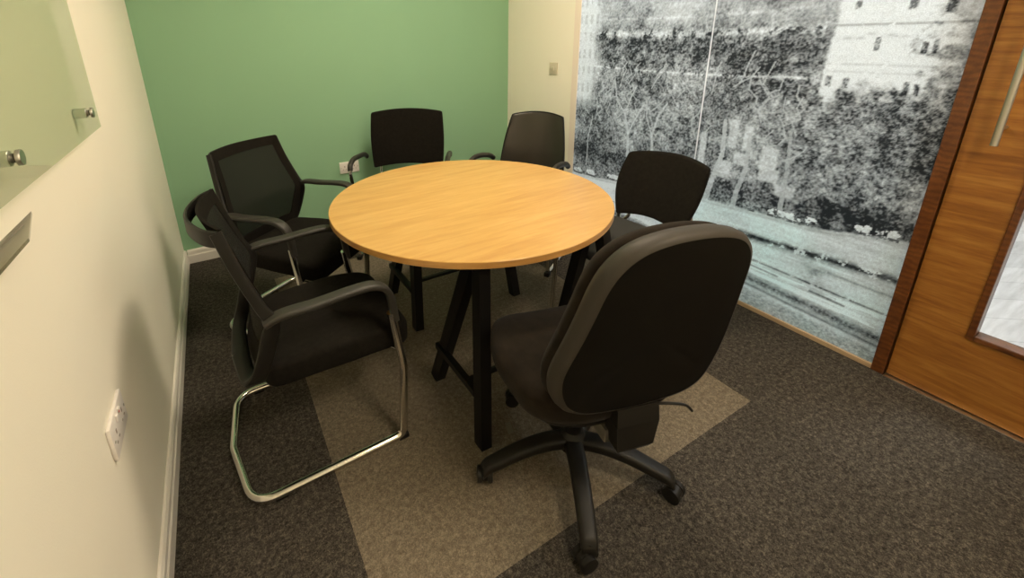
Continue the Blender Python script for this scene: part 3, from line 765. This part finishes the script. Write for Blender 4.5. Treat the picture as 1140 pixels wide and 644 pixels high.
# ------------------------------------------------------------------ visitor chairs
def visitor_chair(name, label, loc, rz, ztop, zbot, wt, wb, back_mat, arms=True, AW=.262, rx=-.07, bulge=.010, seatmat=None, piping=False, tilt=.10):
    t = thing(name, label, 'chair', loc, rz)
    r = .0115; W = AW
    if arms:
        for s in (-1, 1):
            pass
        path = fillet([(.235, -W, .50), (.245, -W, r), (-.26, -W, r), (-.26, W, r), (.245, W, r), (.235, W, .50)], [.035, .07, .07, .035], 8)
        MB().tube(path, r, 14, (0, 1, 0)).build('sled_frame', M_chrome, t)
        for s in (-1, 1):
            a = spline([(.235, s*W, .49), (.252, s*W, .55), (.258, s*(W+.002), .605), (.235, s*(W+.003), .648), (.17, s*(W+.003), .660), (.08, s*(W+.002), .652), (rx+.04, s*W, .625), (rx, s*(W-.004), .604)], 7)
            ar = MB().tube(a, r, 14, (0, 1, 0)).build('arm_tube', M_chrome, t)
            pad = spline([(.257, s*(W+.001), .615), (.240, s*(W+.003), .647), (.17, s*(W+.003), .664), (.08, s*(W+.003), .657), (rx+.04, s*W, .630), (rx-.012, s*(W-.004), .602)], 6)
            MB().tube(pad, .0165, 16, (0, 1, 0)).build('arm_pad', M_plastic_soft, ar)
            MB().box((.225, s*W-.016, 0), (.270, s*W+.016, .028), .006).build('glide', M_plastic, t)
    else:
        W = .225
        for s in (-1, 1):
            MB().tube(fillet([(.205, s*.19, .42), (.225, s*W, .40), (.25, s*W, 0.012)], .04), r, 14, (0, 1, 0)).build('leg', M_chrome, t)
            MB().tube(fillet([(-.20, s*.185, .60), (-.185, s*.19, .43), (-.24, s*W, .012)], .05), r, 14, (0, 1, 0)).build('leg', M_chrome, t)
            for x in (.25, -.24): MB().lathe([(.014, 0), (.016, .010), (.0135, .022)], 16, Matrix.Translation((x, s*W, 0))).build('foot', M_plastic, t)
    # seat rails and back posts
    for s in (-1, 1):
        m = MB().tube(fillet([(.236, s*(W if arms else .19), .40), (.18, s*.19, .405), (-.17, s*.19, .405), (-.20, s*(wb-.035), .47), (-.215, s*(wb-.035), zbot+.10)], [.04, .03, .03, .05]), .0095, 12, (0, 1, 0))
        m.build('seat_rail', M_chrome, t)
    # back panel, gently dished, arched top and bottom edge
    H = ztop-zbot
    oln = []
    K = 16
    for j in range(K+1): u = -1+2*j/K; oln.append((u*wb, zbot+.022*(1-u*u)))
    for j in range(1, 8): v = j/8; oln.append((wb+(wt-wb)*v+bulge*math.sin(PI*v), zbot+H*v))
    for j in range(K+1): u = 1-2*j/K; oln.append((u*wt, ztop+.020*(1-u*u)))
    for j in range(7, 0, -1): v = j/8; oln.append((-(wb+(wt-wb)*v+bulge*math.sin(PI*v)), zbot+H*v))
    oln = soft_poly(oln, .008, 2, 120)
    def bf(a, z, d):
        v = (z-zbot)/H
        x = -.185-tilt*H*1.0*v-.018*math.sin(PI*min(max(v, 0), 1))*0-d+(.07 if piping else .035)*(a/wb)**2
        x += -.012*v*v
        return (x, a, z)
    bk = MB().cushion(oln, -.018, .018, .011, 0, lambda a, z, d: bf(a, z, d)).build('backrest', back_mat, t)
    if piping:
        rim = [Vector(bf(p[0]*.995, zbot+(p[1]-zbot)*1.0, -.016)) for p in oln]
        MB().tube(rim, .0045, 8, (1, 0, 0), closed=True).build('piping', M_plastic, bk)
    ol = soft_poly([(.255, -.22), (.255, .22), (-.17, .205), (-.17, -.205)], [.06, .06, .05, .05], 6, 72)
    MB().cushion(ol, .415, .468, .022, .006, lambda x, y, z: (x, y, z-.016*max(0, (x-.08)/.17)**2)).build('seat', seatmat or M_fabric, t)
    return t
visitor_chair('visitor_chair', 'black fabric-back chair with chrome arm tubes against the green wall', (1.404, 2.703, 0), math.radians(-121.4), .905, .518, .250, .246, M_fabric, AW=.30, rx=-.14)
visitor_chair('leather_chair', 'black leather-back armchair in the far right corner below the light switch', (2.010, 2.182, 0), math.radians(-149.4), .885, .50, .174, .222, M_leather, piping=True, tilt=.17)
visitor_chair('side_chair', 'armless black fabric chair on the right, its back to the printed glass', (1.965, 1.318, 0), math.radians(184), .795, .485, .208, .172, M_fabric, arms=False, bulge=.026, tilt=.38, seatmat=plain('charcoal_seat_fabric', (.030, .030, .028), rough=.9, bump=.4, bscale=900))

# ------------------------------------------------------------------ swivel chair
def swivel_chair():
    hd_ = math.radians(75)
    t = thing('swivel_chair', 'black fabric swivel chair on castors, back turned to the viewer', 'office chair', (1.193, .831, 0), hd_)
    base_ang = math.radians(164.15)-hd_
    hub = MB().lathe([(.030, .075), (.045, .082), (.048, .125), (.036, .140), (.030, .150)], 28).build('base_hub', M_plastic, t)
    for k in range(5):
        a = base_ang+k*2*PI/5
        pth = spline([(.030, 0, .112), (.10, 0, .118), (.18, 0, .108), (.255, 0, .085), (.298, 0, .070), (.314, 0, .050)], 6)
        rot = Matrix.Rotation(a, 4, 'Z'); m = MB(); vs = []; fs = []; nP = len(pth)
        for i, p in enumerate(pth):
            u = i/(nP-1); w_ = .060-.016*u; h_ = .044-.012*u
            for q in rrect(w_, h_, min(w_, h_)*.36, 3): vs.append(rot @ Vector((p.x, q[0], p.z+q[1])))
        kk = len(rrect(.1, .1, .01, 3))
        for i in range(nP-1):
            for j in range(kk): l = (j+1) % kk; fs.append((i*kk+j, i*kk+l, (i+1)*kk+l, (i+1)*kk+j))
        fs.append(tuple(range(kk))[::-1]); fs.append(tuple((nP-1)*kk+j for j in range(kk)))
        m.add(vs, fs).build('base_leg', M_plastic, t)
        # castor trailing to one side
        c = rot @ Vector((.304, 0, 0)); sw = a+math.radians(75+40*k)
        M1 = Matrix.Translation(c) @ Matrix.Rotation(sw, 4, 'Z')
        cm = MB().lathe([(.007, .045), (.007, .075)], 12, M1)
        hood = [(.024*math.cos(th)-.012, .024*math.sin(th)+.026) for th in [PI*j/10 for j in range(11)]]
        vv = [M1 @ Vector((x, yv, z)) for yv in (-.009, .009) for x, z in hood]
        nn = len(hood); cm.add(vv, [tuple(range(nn)), tuple(range(nn, 2*nn))[::-1]]+[(i, (i+1) % nn, nn+(i+1) % nn, nn+i) for i in range(nn)])
        co = cm.build('castor', M_plastic, t)
        for s in (-1, 1):
            MW = M1 @ Matrix.Translation((-.012, s*.0175, .026)) @ Matrix.Rotation(PI/2, 4, 'X')
            MB().lathe([(.016, -.009), (.0255, -.007), (.026, 0), (.0255, .007), (.016, .009)], 24, MW).build('wheel', M_plastic, co)
    MB().lathe([(.030, .14), (.030, .27), (.024, .275), (.024, .36)], 24).build('gas_column', M_blackmetal, t)
    # mechanism under the seat, running back to the upright
    mc = MB().box((-.13, -.055, .335), (.11, .055, .375), .008).box((-.215, -.048, .325), (-.08, .032, .372), .008)
    mc.build('tilt_mechanism', M_grey, t)
    MB().tube(fillet([(.02, -.05, .352), (.02, -.20, .350), (.0, -.27, .335)], .03), .005, 10).build('seat_lever', M_plastic, t)
    # back upright cover: tapered box
    up_ = MB(); a0 = [(-.335, .285, .055), (-.262, .285, .045)]
    vs = []
    for z, xa, xb, hw in ((.325, -.248, -.205, .046), (.340, -.256, -.200, .054), (.42, -.258, -.198, .062), (.47, -.250, -.200, .060)):
        vs += [(xa, -hw-.035, z), (xb, -hw-.035, z), (xb, hw-.035, z), (xa, hw-.035, z)]
    fs = [(0, 1, 2, 3)[::-1], (12, 13, 14, 15)]
    for i in range(3):
        for j in range(4): l = (j+1) % 4; fs.append((i*4+j, i*4+l, i*4+4+l, i*4+4+j))
    up_.add(vs, fs).build('back_upright', M_plastic, t, smooth=False)
    MB().tube(spline([(-.225, -.08, .445), (-.235, -.14, .440), (-.245, -.185, .432), (-.25, -.205, .412)], 5), .004, 8).build('back_lever', M_plastic, t)
    # seat
    ol = soft_poly([(.248, -.195), (.248, .195), (.07, .268), (-.17, .235), (-.225, .12), (-.225, -.12), (-.17, -.235), (.07, -.268)], [.085, .085, .16, .09, .08, .08, .09, .16], 6, 96)
    def sf(x, y, z): return (x, y, z-.030*max(0, (x-.05)/.19)**2+.012*(abs(y)/.24)**2*(z > .45))
    MB().cushion(ol, .405, .487, .030, .006, sf).build('seat', M_fabric2, t)
    ol2 = soft_poly([(.21, -.165), (.21, .165), (.06, .225), (-.16, .20), (-.205, .10), (-.205, -.10), (-.16, -.20), (.06, -.225)], [.10, .10, .16, .09, .08, .08, .09, .16], 6, 72)
    MB().cushion(ol2, .375, .412, .020, 0, sf).build('seat_shell', M_plastic, t)
    # back: outline measured in the plane of the back
    half = [(0, .310), (.07, .304), (.125, .284), (.162, .245), (.183, .19), (.196, .115), (.211, .03), (.228, -.06), (.232, -.115), (.222, -.175), (.196, -.222), (.145, -.248), (.07, -.257), (0, -.259)]
    full = half+[(-x, y) for x, y in half[-2:0:-1]]
    q3 = [Vector((x, y, 0)) for x, y in full]; q3 = q3[-2:]+q3+q3[:3]
    full = [(p.x, p.y) for p in spline(q3, 5)][10:-10]
    full = resample_closed(full, 110)
    tl = math.radians(11)
    def place(a, v, d):
        # d = distance behind the front face; lumbar curve
        x = -.215-d+.018*math.exp(-((v+.12)/.13)**2)-.020*(v/.32)**2*(v > 0)+.10*a*a
        z = .700
        return (x*math.cos(tl)*1.0-math.sin(tl)*v-.01, a-.026, z+math.cos(tl)*v+math.sin(tl)*(-(x+.215)))
    MB().cushion(full, -.030, .030, .026, 0, lambda a, v, d: place(a, v, -d+.0), rt_=.028).build('back_cushion', M_fabric2, t)
    # outer shell: side band, then the inset rear face
    P = [Vector(p) for p in full]; c = Vector((0, 0))
    def ringf(k, d): return [place(p.x*k, p.y*k if True else 0, d) for p in P]
    band = MB(); rings = [ringf(.955, .024), ringf(1.0, .030), ringf(1.004, .044), ringf(.992, .066), ringf(.965, .079), ringf(.935, .083)]
    nn = len(P); vs = [q for r_ in rings for q in r_]
    fs = [(i*nn+k, i*nn+(k+1) % nn, (i+1)*nn+(k+1) % nn, (i+1)*nn+k) for i in range(len(rings)-1) for k in range(nn)]
    band.add(vs, fs); bo = band.build('back_shell', M_band, t, ang=60)
    rear = MB(); rr = [(.940, .0815), (.90, .0845), (.7, .087), (.5, .0885), (.3, .089), (.1, .089)]
    rings = []
    for k, d in rr:
        rg = []
        for p in P:
            v = p.y*k; fold = .0022*math.sin(v*150)*math.exp(-((v+.10)/.045)**2)*(abs(p.x*k) < .16)
            rg.append(place(p.x*k, v, d+fold))
        rings.append(rg)
    vs = [q for r_ in rings for q in r_]+[place(0, 0, .089)]
    fs = [(i*nn+k, i*nn+(k+1) % nn, (i+1)*nn+(k+1) % nn, (i+1)*nn+k) for i in range(len(rings)-1) for k in range(nn)]
    fs += [(len(vs)-1, (len(rings)-1)*nn+k, (len(rings)-1)*nn+(k+1) % nn) for k in range(nn)]
    rear.add(vs, fs).build('rear_cover', M_shell, t, ang=60)
    return t
swivel_chair()

# ------------------------------------------------------------------ small thing on the carpet
tp = MB().box((0, 0, 0), (.022, .05, .0012), .0005).build('tape_scrap', plain('clear_tape', (.2, .19, .16), rough=.15, spec=.6), smooth=False)
tp.location = (1.075, 1.03, .0005); tp.rotation_euler = (0, 0, math.radians(-20))
tag(tp, 'small scrap of clear tape on the carpet beside the front table leg', 'tape')
